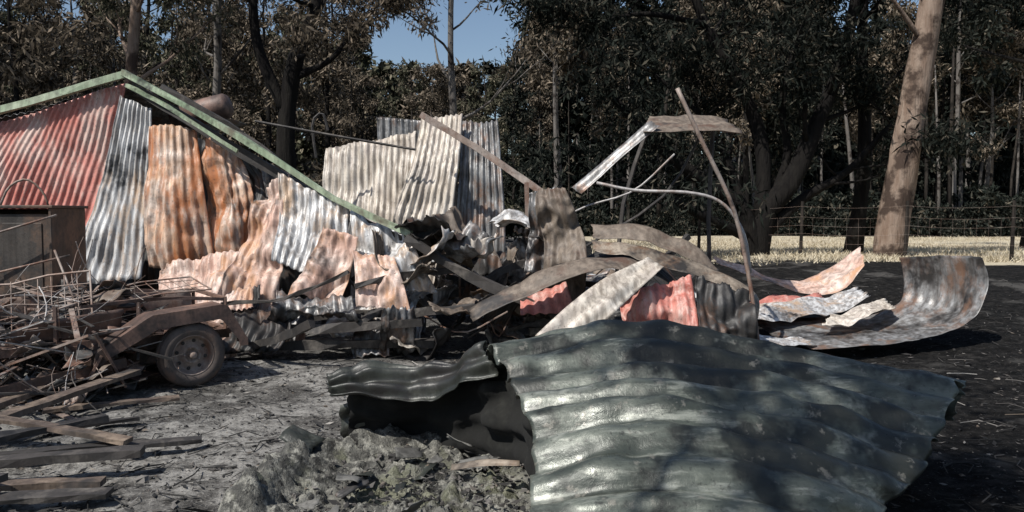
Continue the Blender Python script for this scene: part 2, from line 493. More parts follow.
def put_tree(name, meshes, loc, rz=0, s=1.0, parent=None):
    if parent is None:
        e = empty(name, loc)
        for nm, me in zip(('trunk', 'leaves'), meshes):
            o = bpy.data.objects.new(nm, me); scene.collection.objects.link(o); o.parent = e
        e.rotation_euler[2] = rz; e.scale = (s, s, s)
        return e
    for nm, me in zip(('trunk', 'leaves'), meshes):
        o = bpy.data.objects.new('forest_'+nm, me); scene.collection.objects.link(o); o.parent = parent
        o.location = loc; o.rotation_euler[2] = rz; o.scale = (s, s, s)

var_g = [tree_meshes('gum%d' % i, 17, 0.24, (random.uniform(-.05, .05), 0), 100+i, 0.22, 13, 3.4, 5600, 0.40, 0.11, b, l, .85)
         for i, (b, l) in enumerate([(M['bark_dark'], M['leaf_green']), (M['bark_grey'], M['leaf_brown']), (M['bark_black'], M['leaf_brown'])])]
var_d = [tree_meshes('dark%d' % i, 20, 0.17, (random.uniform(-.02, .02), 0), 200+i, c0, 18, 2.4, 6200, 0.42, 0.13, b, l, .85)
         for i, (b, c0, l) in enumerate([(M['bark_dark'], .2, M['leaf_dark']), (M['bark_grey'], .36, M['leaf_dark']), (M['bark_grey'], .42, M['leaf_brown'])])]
far_g = [tree_meshes('fgum%d' % i, 17, 0.24, (0, 0), 110+i, 0.12, 13, 3.6, 2600, 0.9, 0.38, M['bark_dark'], l, 1.2)
         for i, l in enumerate([M['leaf_green'], M['leaf_brown']])]
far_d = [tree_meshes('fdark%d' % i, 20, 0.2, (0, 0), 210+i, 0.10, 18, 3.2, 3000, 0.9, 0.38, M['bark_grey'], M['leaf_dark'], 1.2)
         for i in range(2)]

forest = empty('distant_forest', (0, 0, 0))
rf = random.Random(11)
def scatter(y0, y1, x0, x1, n, fam, s0, s1):
    for k in range(n):
        y = rf.uniform(y0, y1); x = x0+(x1-x0)*(k+rf.random())/n
        x *= y/((y0+y1)/2)
        s = rf.uniform(s0, s1)
        px = x/y
        f = fam(x, y)
        mrg = 2.2/y
        lim = None
        if -.165-mrg < px < .005+mrg: lim = .19
        elif .40-mrg < px < .44+mrg: lim = .215
        elif .11-mrg*.5 < px < .14+mrg*.5: lim = .225
        if lim:
            H = 1.65+y*lim-gh(x, y)
            s = min(s, H/(20 if (f is var_d or f is far_d) else 18))
            if s < .3: continue
        put_tree('', rf.choice(f), (x, y, gh(x, y)-0.1), rf.uniform(0, 6.28), s, forest)
fam = lambda x, y: var_g if (x/y < -0.02 or rf.random() < .10) else var_d
ffam = lambda x, y: far_g if (x/y < -0.02) else far_d
scatter(51, 57, -40, 46, 28, fam, .8, 1.2)
scatter(52, 60, 2, 46, 16, fam, .7, 1.2)
scatter(64, 80, -50, 56, 24, fam, .9, 1.3)
scatter(70, 90, -62, 66, 34, ffam, .8, 1.15)
scatter(95, 125, -80, 85, 34, ffam, 1.0, 1.4)
scatter(130, 170, -115, 120, 36, ffam, 1.2, 1.6)
scatter(32, 42, -28, -9, 7, lambda x, y: var_g, .6, .9)
# thin bare stems along the forest edge
for q in range(2):
    mb = MB()
    for k in range(20):
        y = rf.uniform(49, 62); x = rf.uniform(.06, .74)*y
        z = gh(x, y); r = rf.uniform(.06, .17); lx = rf.uniform(-.9, .9); H = rf.uniform(9, 14)
        mb.tube([(x, y, z-.2), (x+lx*.1, y, z+H*.35), (x+lx*.6, y, z+H*.7), (x+lx, y, z+H)], [r, r*.85, r*.6, r*.25], 6, 0)
    mb.obj('bare_stems', [M['bark_grey' if q else 'bark_dark']], forest, True)

def scrub_mesh(name, seed, leaf):
    rnd = random.Random(seed); cs = []; mb = MB()
    for k in range(16):
        a = rnd.uniform(0, 6.28); rad = rnd.uniform(0, 1.5); z = rnd.uniform(.3, 2.2)
        cs.append(((rad*math.cos(a), rad*math.sin(a), z), rnd.uniform(.35, .7)))
        mb.tube([(0.1*math.cos(a), 0.1*math.sin(a), -.1), (rad*.5*math.cos(a), rad*.5*math.sin(a), z*.6), (rad*math.cos(a), rad*math.sin(a), z)], [.03, .02, .008], 4)
    me = bpy.data.meshes.new(name+'_wood'); me.from_pydata(mb.v, [], mb.f); me.materials.append(M['bark_dark'])
    return me, leaves_mesh(name+'_lv', [c[0] for c in cs], [c[1] for c in cs], 130, .28, .09, leaf, seed)
scrub = [scrub_mesh('scrubA', 5, M['leaf_green']), scrub_mesh('scrubB', 6, M['leaf_brown']), scrub_mesh('scrubC', 8, M['leaf_dark'])]
under = empty('undergrowth', (0, 0, 0))
for k in range(45):
    y = rf.uniform(24, 46); x = rf.uniform(-.75, -.02)*y
    put_tree('', rf.choice(scrub), (x, y, gh(x, y)), rf.uniform(0, 6), rf.uniform(.7, 1.8), under)
for k in range(60):
    y = rf.uniform(49.5, 53); x = (-.05+.82*(k+rf.random())/60)*y
    put_tree('', scrub[2], (x, y, gh(x, y)-.2), rf.uniform(0, 6), rf.uniform(.6, 1.4), under)
for k in range(50):
    y = rf.uniform(56, 75); x = rf.uniform(-.1, .75)*y
    put_tree('', scrub[2], (x, y, gh(x, y)), rf.uniform(0, 6), rf.uniform(1.2, 2.6), under)

near = [(-12.2, 18.0, 13, .26, (-.10, .0), 'bark_black', 'nleaf_brown', 9000),
        (-10.2, 21.5, 16, .20, (.02, 0), 'bark_tan', 'nleaf_green', 8000),
        (-8.9, 24.0, 17, .16, (.03, 0), 'bark_grey', 'nleaf_brown', 8000),
        (-1.9, 25.0, 15, .15, (.01, 0), 'bark_grey', 'nleaf_brown', 4500),
        (8.75, 20.6, 14, .20, (.035, 0), 'bark_black', 'nleaf_dark', 8000),
        (17.5, 27.0, 17, .28, (.0, 0), 'bark_black', 'nleaf_dark', 9000)]
for i, (x, y, H, r, ln, b, l, nl) in enumerate(near):
    ms = tree_meshes('near%d' % i, H, r, ln, 300+i, .27, 13, 3.0, nl, .24, .055, M[b], M[l], .8)
    put_tree('gum_tree', ms, (x, y, gh(x, y)-.05), 0)

def explicit_tree(name, base, paths, seed, bark, leaf, nleaf, clr=.8, L=.22, W=.05, nsub=5, slen=1.8, start=.35):
    rnd = random.Random(seed); mb = MB(); cl = []
    for pts, r0, r1 in paths:
        P = path(pts, 14)
        rr = [r0+(r1-r0)*i/13 for i in range(14)]
        mb.tube(P, rr, 12, 0, lump=.3)
        for k in range(nsub):
            i = int(14*(start+(1-start)*(k+rnd.random())/nsub)); i = min(13, i)
            d = Vector((rnd.uniform(-1, 1), rnd.uniform(-1, 1), rnd.uniform(-.3, .9)))
            branch_off(mb, rnd, P[i], d, slen*rnd.uniform(.7, 1.3), max(.02, rr[i]*.4), 1, cl, clr)
    e = empty(name, base)
    mb.obj('trunk', [bark], e, True)
    ne = max(10, int(nleaf/len(cl)))
    me = leaves_mesh(name+'_leaves', [c[0] for c in cl], [c[1] for c in cl], ne, L, W, leaf, seed)
    o = bpy.data.objects.new('leaves', me); place(o, e)
    return e

explicit_tree('burnt_gum_tree', (6.1, 20, .5), [
    ([(6.1, 20, .3), (6.3, 20, 1.65), (6.95, 19.9, 2.5), (7.45, 19.8, 3.8), (8.1, 19.8, 5.5), (8.5, 19.6, 8.2)], .32, .10),
    ([(6.05, 20, .3), (5.8, 19.9, 1.6), (5.1, 19.8, 2.3), (4.2, 19.6, 2.8), (3.2, 19.4, 3.6), (2.0, 19.3, 5.0)], .26, .06),
    ([(6.2, 20, 1.5), (6.3, 20.2, 3.2), (5.8, 20.3, 4.8), (4.8, 20.3, 6.5), (4.0, 20.2, 8.6)], .22, .08),
    ([(5.9, 19.9, 1.1), (4.7, 19.5, 1.6), (3.7, 19.2, 2.1), (2.6, 19, 2.5)], .15, .05),
    ([(6.4, 20, 1.3), (7.3, 20, 2.1), (8.3, 20, 2.7), (9.4, 20, 3.9)], .16, .06),
    ([(6.25, 20, 1.6), (6.9, 20.2, 3.0), (6.8, 20.3, 4.6), (7.3, 20.4, 6.4)], .14, .05),
    ([(6.0, 20, 1.4), (5.4, 20.2, 3.0), (4.9, 20.3, 4.0), (3.6, 20.4, 5.2)], .12, .04),
    ([(4.8, 20.2, 6.4), (3.2, 20, 6.6), (1.6, 19.8, 6.2)], .09, .03)],
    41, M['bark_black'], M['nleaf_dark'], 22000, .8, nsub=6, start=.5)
explicit_tree('large_gum_tree', (9.0, 19, .5), [
    ([(8.85, 19, .2), (8.98, 19, .9), (9.15, 19, 2.2), (9.35, 19, 3.6), (9.6, 19, 5.2), (9.85, 19, 6.8), (10.2, 19, 9), (10.4, 19, 13)], .40, .20),
    ([(10.0, 19, 8), (8.6, 19, 10), (7.6, 19, 12)], .2, .06),
    ([(9.7, 19, 5.6), (8.7, 18.6, 6.6), (7.7, 18.3, 7.4)], .06, .03)],
    43, M['bark_tan'], M['nleaf_brown'], 7000, .7, nsub=4, start=.75)
explicit_tree('forked_gum_tree', (-6.1, 22, .5), [
    ([(-6.3, 22, .3), (-6.2, 22, 2.5), (-6.15, 22, 4.2), (-5.9, 22, 5.8), (-5.2, 22, 7.6), (-4.9, 22, 10)], .30, .14),
    ([(-6.15, 22, 4.4), (-6.9, 22, 6.2), (-7.1, 22, 8.2), (-7.6, 22, 10.5)], .17, .07),
    ([(-5.9, 22, 5.4), (-4.9, 22, 5.9), (-4.2, 22, 6.8)], .10, .04)],
    44, M['bark_black'], M['nleaf_brown'], 9000, .7, nsub=5, start=.5)

# trees behind the viewer: their crowns dapple the yard
shade = tree_meshes('shade', 11, .26, (.05, .02), 501, .45, 12, 3.3, 4200, .24, .07, M['bark_grey'], M['leaf_green'], .7, 2)
put_tree('gum_tree', shade, (-3.6, -2.4, 0), .6)
put_tree('gum_tree', shade, (-11.2, 2.0, 0), 2.6, .9)
put_tree('gum_tree', shade, (-.2, -3.4, 0), 4.0, .9)
put_tree('gum_tree', shade, (4.2, -1.8, 0), 5.2, .9)

# ------------------------------------------------------------------ collapsed shed
shed = empty('collapsed_shed', (-3.5, 11, 0))
S = lambda nm, c, w, a, m, **k: sheet(nm, c, w, a, M[m], shed, **k)
S('red_gable_wall', [[(-9.0, 11.05, 2.42), (-7.0, 11.0, 2.93), (-5.20, 10.95, 3.46)],
                     [(-9.4, 10.95, 1.3), (-7.6, 10.80, 1.7), (-5.58, 10.85, 1.9)],
                     [(-9.8, 10.65, 0.0), (-8.1, 10.5, .0), (-6.05, 10.6, .25)]], 40, .020, 'red', crumple=.018, seed=1, nv=28, ragged=.01, crease=.02)
S('roof_sheet', [[(-9.4, 11.1, 2.36), (-5.25, 11.05, 3.46)], [(-9.4, 16, 2.36), (-5.25, 16, 3.46)]], 40, .02, 'grey', crumple=.02, seed=2)
S('rear_wall', [[(-9.4, 15.6, 2.3), (-6, 15.5, 3.1), (-3.2, 14.6, 1.9)], [(-9.4, 15.6, 0.3), (-6, 15.5, .3), (-3.0, 14.9, .2)]], 55, .02, 'dark', crumple=.04, seed=3)
S('inner_wall', [[(-5.6, 12.2, 3.1), (-4.2, 12.0, 2.65), (-2.2, 11.6, 1.5)], [(-5.8, 12.2, .2), (-4.2, 12.0, .2), (-2.4, 11.6, .2)]], 30, .02, 'dark', crumple=.08, seed=4)
S('white_wall_sheet', [[(-5.24, 10.8, 3.28), (-4.84, 10.85, 3.1)], [(-5.55, 10.70, 1.9), (-4.86, 10.7, 1.9)], [(-5.92, 10.5, .68), (-4.87, 10.5, .78)]], 8, .024, 'zinc', crumple=.022, seed=5, crease=.05, nv=32)
S('orange_sheet', [[(-4.80, 10.7, 2.84), (-4.5, 10.65, 2.86), (-4.19, 10.7, 2.78)], [(-4.78, 10.45, 1.9), (-4.4, 10.36, 1.9), (-4.02, 10.5, 1.9)],
                   [(-4.73, 10.4, .95), (-4.3, 10.3, .9), (-3.9, 10.5, 1.0)]], 7, .020, 'orange', crumple=.022, seed=6, crease=.09, nv=44, per=10)
S('orange_sheet', [[(-4.13, 10.8, 2.80), (-3.9, 10.62, 2.72), (-3.58, 10.75, 2.45)], [(-4.08, 10.7, 1.9), (-3.7, 10.45, 1.9), (-3.42, 10.6, 1.8)],
                   [(-3.98, 10.5, 1.0), (-3.6, 10.3, 1.0), (-3.22, 10.4, 1.1)]], 7, .014, 'orange', crumple=.03, seed=16, crease=.18, nv=48, per=11)
S('hanging_scrap', [[(-3.75, 10.75, 2.6), (-3.2, 10.6, 2.35)], [(-3.5, 10.7, 2.1), (-2.95, 10.5, 1.95)], [(-3.45, 10.6, 1.7), (-2.9, 10.5, 1.5)]], 6, .02, 'dark', crumple=.07, seed=36, crease=.12, ragged=.08, nv=26)
S('hanging_scrap', [[(-3.3, 10.6, 2.3), (-2.85, 10.5, 2.2)], [(-3.2, 10.4, 1.9), (-2.8, 10.3, 1.7)]], 4, .02, 'grey', crumple=.07, seed=37, crease=.12, ragged=.08, nv=20)
S('pink_sheet', [[(-4.55, 10.3, 1.1), (-3.3, 10.2, 1.15)], [(-4.4, 9.9, .7), (-3.35, 9.8, .7)], [(-4.2, 9.75, .4), (-3.3, 9.6, .35)]], 12, .014, 'pink', crumple=.06, seed=7, crease=.20, nv=30, ragged=.06)
S('pink_sheet', [[(-3.16, 10.2, 2.0), (-2.84, 10.15, 2.2)], [(-3.35, 9.9, 1.3), (-2.8, 9.9, 1.45)], [(-3.72, 9.5, .22), (-2.85, 9.6, .42)]], 6, .012, 'pink', crumple=.07, seed=8, crease=.28, nv=44, per=12)
S('grey_sheet', [[(-2.92, 10.05, 2.18), (-2.0, 9.85, 1.75)], [(-2.85, 9.75, 1.6), (-2.0, 9.6, 1.25)], [(-2.85, 9.45, 1.1), (-2.15, 9.4, .85)]], 9, .020, 'zinc', crumple=.05, seed=9, crease=.14, nv=34)
S('pink_sheet', [[(-2.25, 9.6, 1.55), (-1.82, 9.55, 1.42)], [(-2.4, 9.45, 1.1), (-1.9, 9.4, 1.05)], [(-2.62, 9.2, .66), (-2.0, 9.3, .62)]], 5, .008, 'pink', crumple=.06, seed=10, crease=.24, nv=36, ragged=.08, per=13)
S('grey_sheet', [[(-2.0, 9.85, 1.78), (-1.22, 9.6, 1.40)], [(-1.9, 9.6, 1.2), (-1.05, 9.45, 1.05)], [(-1.8, 9.4, .72), (-.85, 9.3, .72)]], 8, .016, 'zinc', crumple=.07, seed=11, crease=.22, nv=34, ragged=.06, per=9)
S('pink_sheet', [[(-1.88, 9.5, 1.22), (-1.4, 9.4, 1.2)], [(-1.8, 9.2, .9), (-1.25, 9.15, .88)], [(-1.78, 9.05, .58), (-1.15, 9.0, .55)]], 6, .010, 'pink', crumple=.05, seed=12, crease=.20, ragged=.08, nv=30, per=10)
S('folded_sheet', [[(-2.75, 9.3, .80), (-1.85, 9.2, .72)], [(-2.7, 9.0, .60), (-1.75, 8.95, .55)], [(-2.85, 9.15, .42), (-1.7, 9.1, .40)]], 9, .018, 'grey', crumple=.06, seed=13, crease=.18, ragged=.06)
S('folded_sheet', [[(-3.3, 9.4, .50), (-2.6, 9.3, .62)], [(-3.2, 9.0, .35), (-2.5, 8.95, .38)], [(-3.3, 8.8, .10), (-2.6, 8.75, .12)]], 7, .018, 'dark', crumple=.06, seed=38, crease=.14, ragged=.08)
S('far_wall_sheet', [[(-2.95, 12.7, 2.75), (-2.2, 12.65, 2.85), (-1.5, 12.6, 3.0)], [(-2.95, 12.4, 1.6), (-2.2, 12.35, 1.6), (-1.5, 12.3, 1.7)], [(-3.0, 12.3, .2), (-2.2, 12.3, .2), (-1.5, 12.2, .2)]], 15, .024, 'beige', crumple=.035, seed=14, nv=30, crease=.09)
S('far_wall_sheet', [[(-2.15, 12.8, 3.22), (-1.42, 12.75, 3.15)], [(-2.1, 12.8, 2.4), (-1.4, 12.7, 2.4)]], 7, .026, 'grey', crumple=.03, seed=15)
S('far_wall_sheet', [[(-1.4, 12.5, 3.18), (-.75, 12.45, 3.22)], [(-1.5, 12.1, 2.4), (-.8, 12.1, 2.4)], [(-1.75, 11.8, 1.55), (-.9, 11.8, 1.5)], [(-1.8, 11.7, .4), (-1.0, 11.7, .4)]], 8, .028, 'beige', crumple=.04, seed=17, nv=30, crease=.09)
S('far_wall_sheet', [[(-.78, 12.6, 3.16), (-.22, 12.6, 3.14)], [(-.8, 12.3, 2.3), (-.15, 12.3, 2.3)], [(-.85, 12.1, 1.5), (-.1, 12.1, 1.45)], [(-.9, 12, .3), (-.1, 12, .3)]], 7, .03, 'grey', crumple=.04, seed=18, nv=30, crease=.08)
mb = MB()
mb.beam([(-9.3, 10.95, 2.5), (-7.0, 10.88, 3.03), (-5.15, 10.82, 3.54)], .09, .09, 0, rag=.02)
mb.beam([(-5.2, 10.80, 3.56), (-4.2, 10.5, 3.04), (-2.9, 10.1, 2.30), (-2.2, 9.85, 1.86), (-1.2, 9.5, 1.42)], .07, .07, 0, rag=.025)
mb.beam([(-5.15, 10.78, 3.38), (-4.5, 10.55, 3.06), (-3.5, 10.25, 2.46)], .03, .05, 0, rag=.02)
mb.obj('green_barge_trim', [M['green']], shed)
mb = MB()
mb.beam([(-5.15, 10.95, 3.40), (-4.2, 10.65, 2.85), (-2.9, 10.25, 2.12), (-2.2, 10.0, 1.72), (-1.1, 9.65, 1.25)], .06, .12, 0, rag=.03)
mb.beam([(-1.25, 9.45, 1.38), (-.5, 9.2, .95), (.5, 8.9, .55)], .06, .10, 0, rag=.03)
mb.beam([(-4.9, 11.3, 3.45), (-3.7, 11.2, 2.75), (-3.0, 11.1, 2.2)], .05, .07, 0, rag=.02)
mb.tube(path([(-3.7, 11.6, 3.0), (-2.6, 11.6, 2.8), (-1.4, 11.7, 2.6)], 8), .02, 6, 0)
mb.tube(path([(-2.9, 11.9, 2.5), (-2.95, 11.9, 3.0), (-2.8, 11.9, 3.15), (-2.72, 11.9, 2.9)], 8), .02, 6, 0)
mb.beam([(-3.4, 9.35, .34), (-2.2, 9.1, .36), (-1.0, 8.95, .44)], .10, .09, 0, rag=.05)
mb.beam([(-3.5, 9.0, .13), (-2.2, 9.15, .16), (-.9, 9.2, .16)], .12, .10, 0, rag=.06)
mb.beam([(-2.4, 9.5, .5), (-1.2, 9.2, .52), (-.3, 9.0, .62)], .07, .08, 0, rag=.04)
rq = random.Random(77)
for k in range(34):
    x = rq.uniform(-3.4, 2.0); y = rq.uniform(8.9, 10.8)
    a = rq.uniform(-.9, .9); l = rq.uniform(.5, 1.6); z = rq.uniform(.15, .9)
    mb.beam([(x, y, z), (x+l*.5*math.cos(a), y+l*.5*math.sin(a)*.6, z+rq.uniform(-.1, .2)), (x+l*math.cos(a), y+l*math.sin(a)*.6, z+rq.uniform(-.35, .5))], rq.uniform(.03, .07), rq.uniform(.03, .09), 0, rag=.03)
mb.obj('charred_beams', [M['char']], shed)
mb = MB()
mb.beam([(-1.30, 11.5, 3.08), (-.5, 11.4, 2.60), (.4, 11.2, 1.98)], .06, .09, 0, rag=.015)
mb.beam([(.2, 11.1, 2.1), (.25, 11.1, .3)], .06, .06, 0)
for k in range(16):
    x = rq.uniform(-1.5, 1.6); y = rq.uniform(8.9, 10.8); z = rq.uniform(.3, 1.2)
    a = rq.uniform(0, 3.14); l = rq.uniform(.4, 1.2)
    mb.tube(path([(x, y, z), (x+l*.5*math.cos(a), y, z+rq.uniform(-.3, .3)), (x+l*math.cos(a), y+rq.uniform(-.3, .3), z+rq.uniform(-.5, .5))], 8), rq.uniform(.008, .02), 5, 0)
mb.obj('rusty_rafter', [M['rustpale']], shed)
mb = MB()
mb.lathe([(0.001, .02), (.16, 0), (.2, -.06), (.2, -.9), (.001, -.92)], (-4.45, 12.7, 3.38), (1, 0, .25), 20, 0)
mb.obj('steel_cylinder', [M['rust']], shed, True)

S('twisted_sheet', [[(.30, 9.6, 2.02), (.62, 9.5, 2.0)], [(.28, 9.45, 1.7), (.78, 9.4, 1.6)], [(.38, 9.4, 1.25), (.88, 9.35, 1.15)], [(.3, 9.4, .4), (.8, 9.3, .3)]], 4, .015, 'brown', crumple=.07, seed=20, crease=.30, nv=44, ragged=.06, per=12)
S('twisted_sheet', [[(.22, 9.75, 1.95), (.50, 9.7, 2.05)], [(.20, 9.7, 1.5), (.60, 9.6, 1.5)], [(.15, 9.6, .9), (.55, 9.55, .9)]], 3, .018, 'grey', crumple=.07, seed=120, crease=.26, nv=36, ragged=.08, per=12)
S('diagonal_plate', [[(.72, 9.95, 1.98), (.84, 9.85, 1.90)], [(1.25, 10.0, 2.42), (1.36, 9.9, 2.36)], [(1.72, 10.05, 2.84), (1.84, 9.95, 2.76)]], 1, .012, 'grey', crumple=.01, seed=21)
S('roof_plate', [[(1.6, 9.9, 2.68), (1.9, 11.2, 3.02)], [(2.3, 9.9, 2.68), (2.5, 11.2, 3.04)], [(2.85, 9.9, 2.64), (3.0, 11.2, 2.98)]], 8, .014, 'brown', crumple=.03, seed=22)
mb = MB()
mb.tube(path([(2.75, 11.0, 2.9), (2.7, 11, 1.6), (2.75, 11, .4)], 5), .03, 6, 0)
mb.tube(path([(1.85, 10.9, 2.85), (1.5, 10.8, 1.8), (1.4, 10.8, .5)], 5), .03, 6, 0)
mb.tube(path([(2.6, 10.8, 2.85), (2.0, 10.6, 1.9), (.9, 10.5, 1.2)], 7), .018, 6, 0)
mb.obj('roof_props', [M['char']], shed)
mb = MB()
mb.tube(path([(1.80, 8.8, 3.03), (2.07, 8.8, 2.47), (2.42, 8.8, 1.75), (2.58, 8.78, 1.1), (2.66, 8.75, .6), (2.72, 8.7, .05)], 20), .024, 8, 0)
mb.obj('rusty_pole', [M['rustpale']], shed, True)
mb = MB()
mb.tube(path([(.97, 9.2, 2.02), (1.4, 9.1, 1.93), (2.0, 9.0, 1.90), (2.35, 8.95, 1.78), (2.58, 8.92, 1.45), (2.66, 8.9, 1.0)], 22), .018, 8, 0)
mb.tube(path([(.5, 10.2, 1.5), (.9, 10.0, 1.75), (1.5, 9.9, 1.95), (2.0, 9.9, 2.4)], 12), .013, 6, 0)
mb.obj('bent_pipe', [M['paint']], shed, True)

S('curved_band', [[(.95, 9.9, 1.56), (.95, 9.7, 1.38)], [(1.57, 9.8, 1.50), (1.6, 9.6, 1.30)], [(2.2, 9.7, 1.28), (2.2, 9.5, 1.10)], [(2.5, 9.6, 1.0), (2.45, 9.4, .92)]], 1, .01, 'brown', crumple=.03, seed=23, nv=30, crease=.05, ragged=.03)
S('curved_band', [[(.9, 9.4, 1.38), (.9, 9.2, 1.28)], [(1.5, 9.3, 1.30), (1.5, 9.05, 1.15)], [(2.2, 9.15, 1.08), (2.2, 8.9, .93)], [(2.7, 9.0, .78), (2.66, 8.75, .66)], [(2.75, 8.9, .5), (2.7, 8.7, .45)]], 1, .01, 'tan', crumple=.03, seed=24, nv=30, crease=.05, ragged=.03)
S('curved_band', [[(-.5, 8.7, .58), (-.45, 8.5, .48)], [(.1, 8.75, .95), (.15, 8.5, .80)], [(.8, 8.9, 1.18), (.85, 8.6, 1.02)], [(1.5, 9.0, 1.12), (1.5, 8.75, .98)]], 1, .01, 'brown', crumple=.03, seed=25, nv=30, crease=.05, ragged=.03)
S('curved_shell', [[(-.4, 9.3, .4), (-.1, 9.5, .3)], [(.2, 9.0, .95), (.5, 9.6, .9)], [(.9, 9.0, 1.15), (1.2, 9.7, 1.2)], [(1.6, 9.0, .95), (1.9, 9.7, 1.0)], [(2.1, 8.9, .4), (2.4, 9.6, .4)]], 8, .015, 'dark', crumple=.04, seed=26, nv=26)
S('pale_plank_sheet', [[(.22, 8.05, .42), (.50, 8.0, .26)], [(.62, 8.25, .75), (.92, 8.2, .52)], [(1.05, 8.5, 1.02), (1.32, 8.45, .84)], [(1.5, 8.8, 1.18), (1.66, 8.7, 1.08)]], 2, .012, 'beige', crumple=.04, seed=27, crease=.05, nv=28)
S('red_sheet', [[(1.18, 8.9, .75), (1.98, 8.85, 1.02)], [(1.2, 8.7, .55), (2.0, 8.65, .65)], [(1.25, 8.65, .26), (1.98, 8.6, .28)]], 9, .016, 'red', crumple=.06, seed=28, crease=.22, ragged=.1, nv=30)
S('red_sheet', [[(.1, 9.1, .75), (.6, 9.0, .92)], [(.1, 8.8, .5), (.7, 8.8, .6)]], 5, .02, 'red', crumple=.04, seed=29, crease=.08, ragged=.06)
S('grey_sheet', [[(2.0, 8.8, 1.0), (2.6, 8.8, .85)], [(1.98, 8.5, .55), (2.6, 8.5, .5)], [(2.0, 8.4, .2), (2.65, 8.4, .2)]], 6, .018, 'dark', crumple=.07, seed=30, crease=.22, ragged=.14, nv=30)
rs = random.Random(5)
for k in range(78):
    x = rs.uniform(-1.4, 2.6); y = rs.uniform(9.1, 11.8)
    z = .15+rs.uniform(.0, .75)*(1-abs(x-.2)/4)
    if k < 32: x = rs.uniform(-1.3, .6); z = rs.uniform(.6, 1.5); y = rs.uniform(9.3, 11.3)
    w = rs.uniform(.25, .7); l = rs.uniform(.4, 1.1)
    a = rs.uniform(0, 6.28); t = rs.uniform(-1.0, 1.2); bnd = rs.uniform(-.3, .3)
    ux = Vector((math.cos(a), math.sin(a), rs.uniform(-.3, .3)))*w
    vx = Vector((-math.sin(a)*math.cos(t), math.cos(a)*math.cos(t), math.sin(t)))*l
    nx = ux.cross(vx).normalized()*bnd
    c = Vector((x, y, z))
    g = []
    for q in (-.5, 0, .5):
        g.append([tuple(c-ux*.5+vx*q+nx*(1-4*q*q)), tuple(c+ux*.5+vx*q+nx*(1-4*q*q)*rs.uniform(.2, 1.5))])
    sheet('torn_scrap', g, rs.choice([2, 4, 5, 6]), .016, M[rs.choice(['grey', 'grey', 'dark', 'dark', 'dark', 'brown', 'zinc', 'tan', 'beige', 'pink'])], shed,
          crumple=.06, seed=k+50, nv=18, ragged=.16, crease=.22)
for k in range(22):
    x = rs.uniform(-4.2, -1.0); y = rs.uniform(9.4, 10.2); z = rs.uniform(.1, .7)
    w = rs.uniform(.25, .6); l = rs.uniform(.3, .7); a = rs.uniform(-.8, .8)
    sheet('torn_scrap', [[(x, y, z+.1), (x+w, y+a*.4, z+.2)], [(x+a*.2, y-l*.5, z-.05), (x+w, y-l*.5, z+a*.2)], [(x, y-l*.7, z-.2), (x+w, y-l*.8, z-.15)]],
          5, .018, M[rs.choice(['grey', 'dark', 'dark', 'pink', 'zinc'])], shed, crumple=.06, seed=k+150, nv=14, ragged=.12, crease=.18)

# ------------------------------------------------------------------ loose sheets on the right
def L(nm, c, w, a, m, **k): return sheet(nm, c, w, a, M[m], None, **k)
L('corrugated_iron_sheet', [[(3.35, 8.9, .14), (3.1, 9.5, .22), (3.0, 10.2, .30)], [(4.2, 8.95, .20), (4.1, 9.6, .25), (4.0, 10.4, .34)],
     [(4.85, 9.1, .28), (4.8, 9.7, .30), (4.65, 10.4, .36)], [(5.35, 9.25, .46), (5.3, 9.8, .48), (5.0, 10.3, .50)], [(5.55, 9.3, .80), (5.4, 9.9, .80), (5.1, 10.4, .80)], [(5.50, 9.35, 1.17), (5.3, 9.9, 1.16), (5.05, 10.45, 1.10)]],
  8, .007, 'grey', crumple=.02, seed=31, nv=48, ragged=.01, crease=.03)
L('corrugated_iron_sheet', [[(2.2, 9.3, .36), (2.35, 10.0, .45)], [(3.0, 9.5, .38), (3.1, 10.2, .46)], [(3.9, 10.0, .42), (4.1, 10.7, .52)], [(4.7, 10.4, .55), (4.8, 11.0, .68)]],
  9, .014, 'zinc', crumple=.05, seed=32, nv=30, ragged=.04, crease=.08)
L('corrugated_iron_sheet', [[(2.9, 11.6, 1.0), (2.95, 11.9, 1.1)], [(3.6, 11.45, .70), (3.65, 11.9, .84)], [(4.3, 11.4, .50), (4.35, 12.0, .66)], [(4.75, 11.4, .58), (4.85, 12.0, .90)], [(5.1, 11.4, .95), (5.25, 12.0, 1.22)]],
  3, .012, 'pink', crumple=.03, seed=33, nv=30, ragged=.05, crease=.05)
L('corrugated_iron_sheet', [[(2.7, 9.9, .34), (2.8, 10.8, .42)], [(3.5, 10.2, .40), (3.6, 11.1, .48)], [(4.3, 10.6, .40), (4.4, 11.4, .52)]],
  10, .016, 'red', crumple=.04, seed=34, nv=20, crease=.06)
L('corrugated_iron_sheet', [[(2.0, 8.4, .12), (2.1, 9.0, .2)], [(2.8, 8.6, .2), (2.9, 9.2, .26)], [(3.5, 9.0, .2), (3.6, 9.5, .26)]],
  8, .016, 'zinc', crumple=.05, seed=35, nv=24, crease=.08, ragged=.05)
L('corrugated_iron_sheet', [[(3.6, 9.3, .36), (3.9, 9.8, .42)], [(4.2, 9.5, .44), (4.4, 10.1, .50)], [(4.8, 9.9, .52), (4.9, 10.4, .58)]],
  6, .014, 'beige', crumple=.05, seed=39, nv=24, crease=.08, ragged=.05)

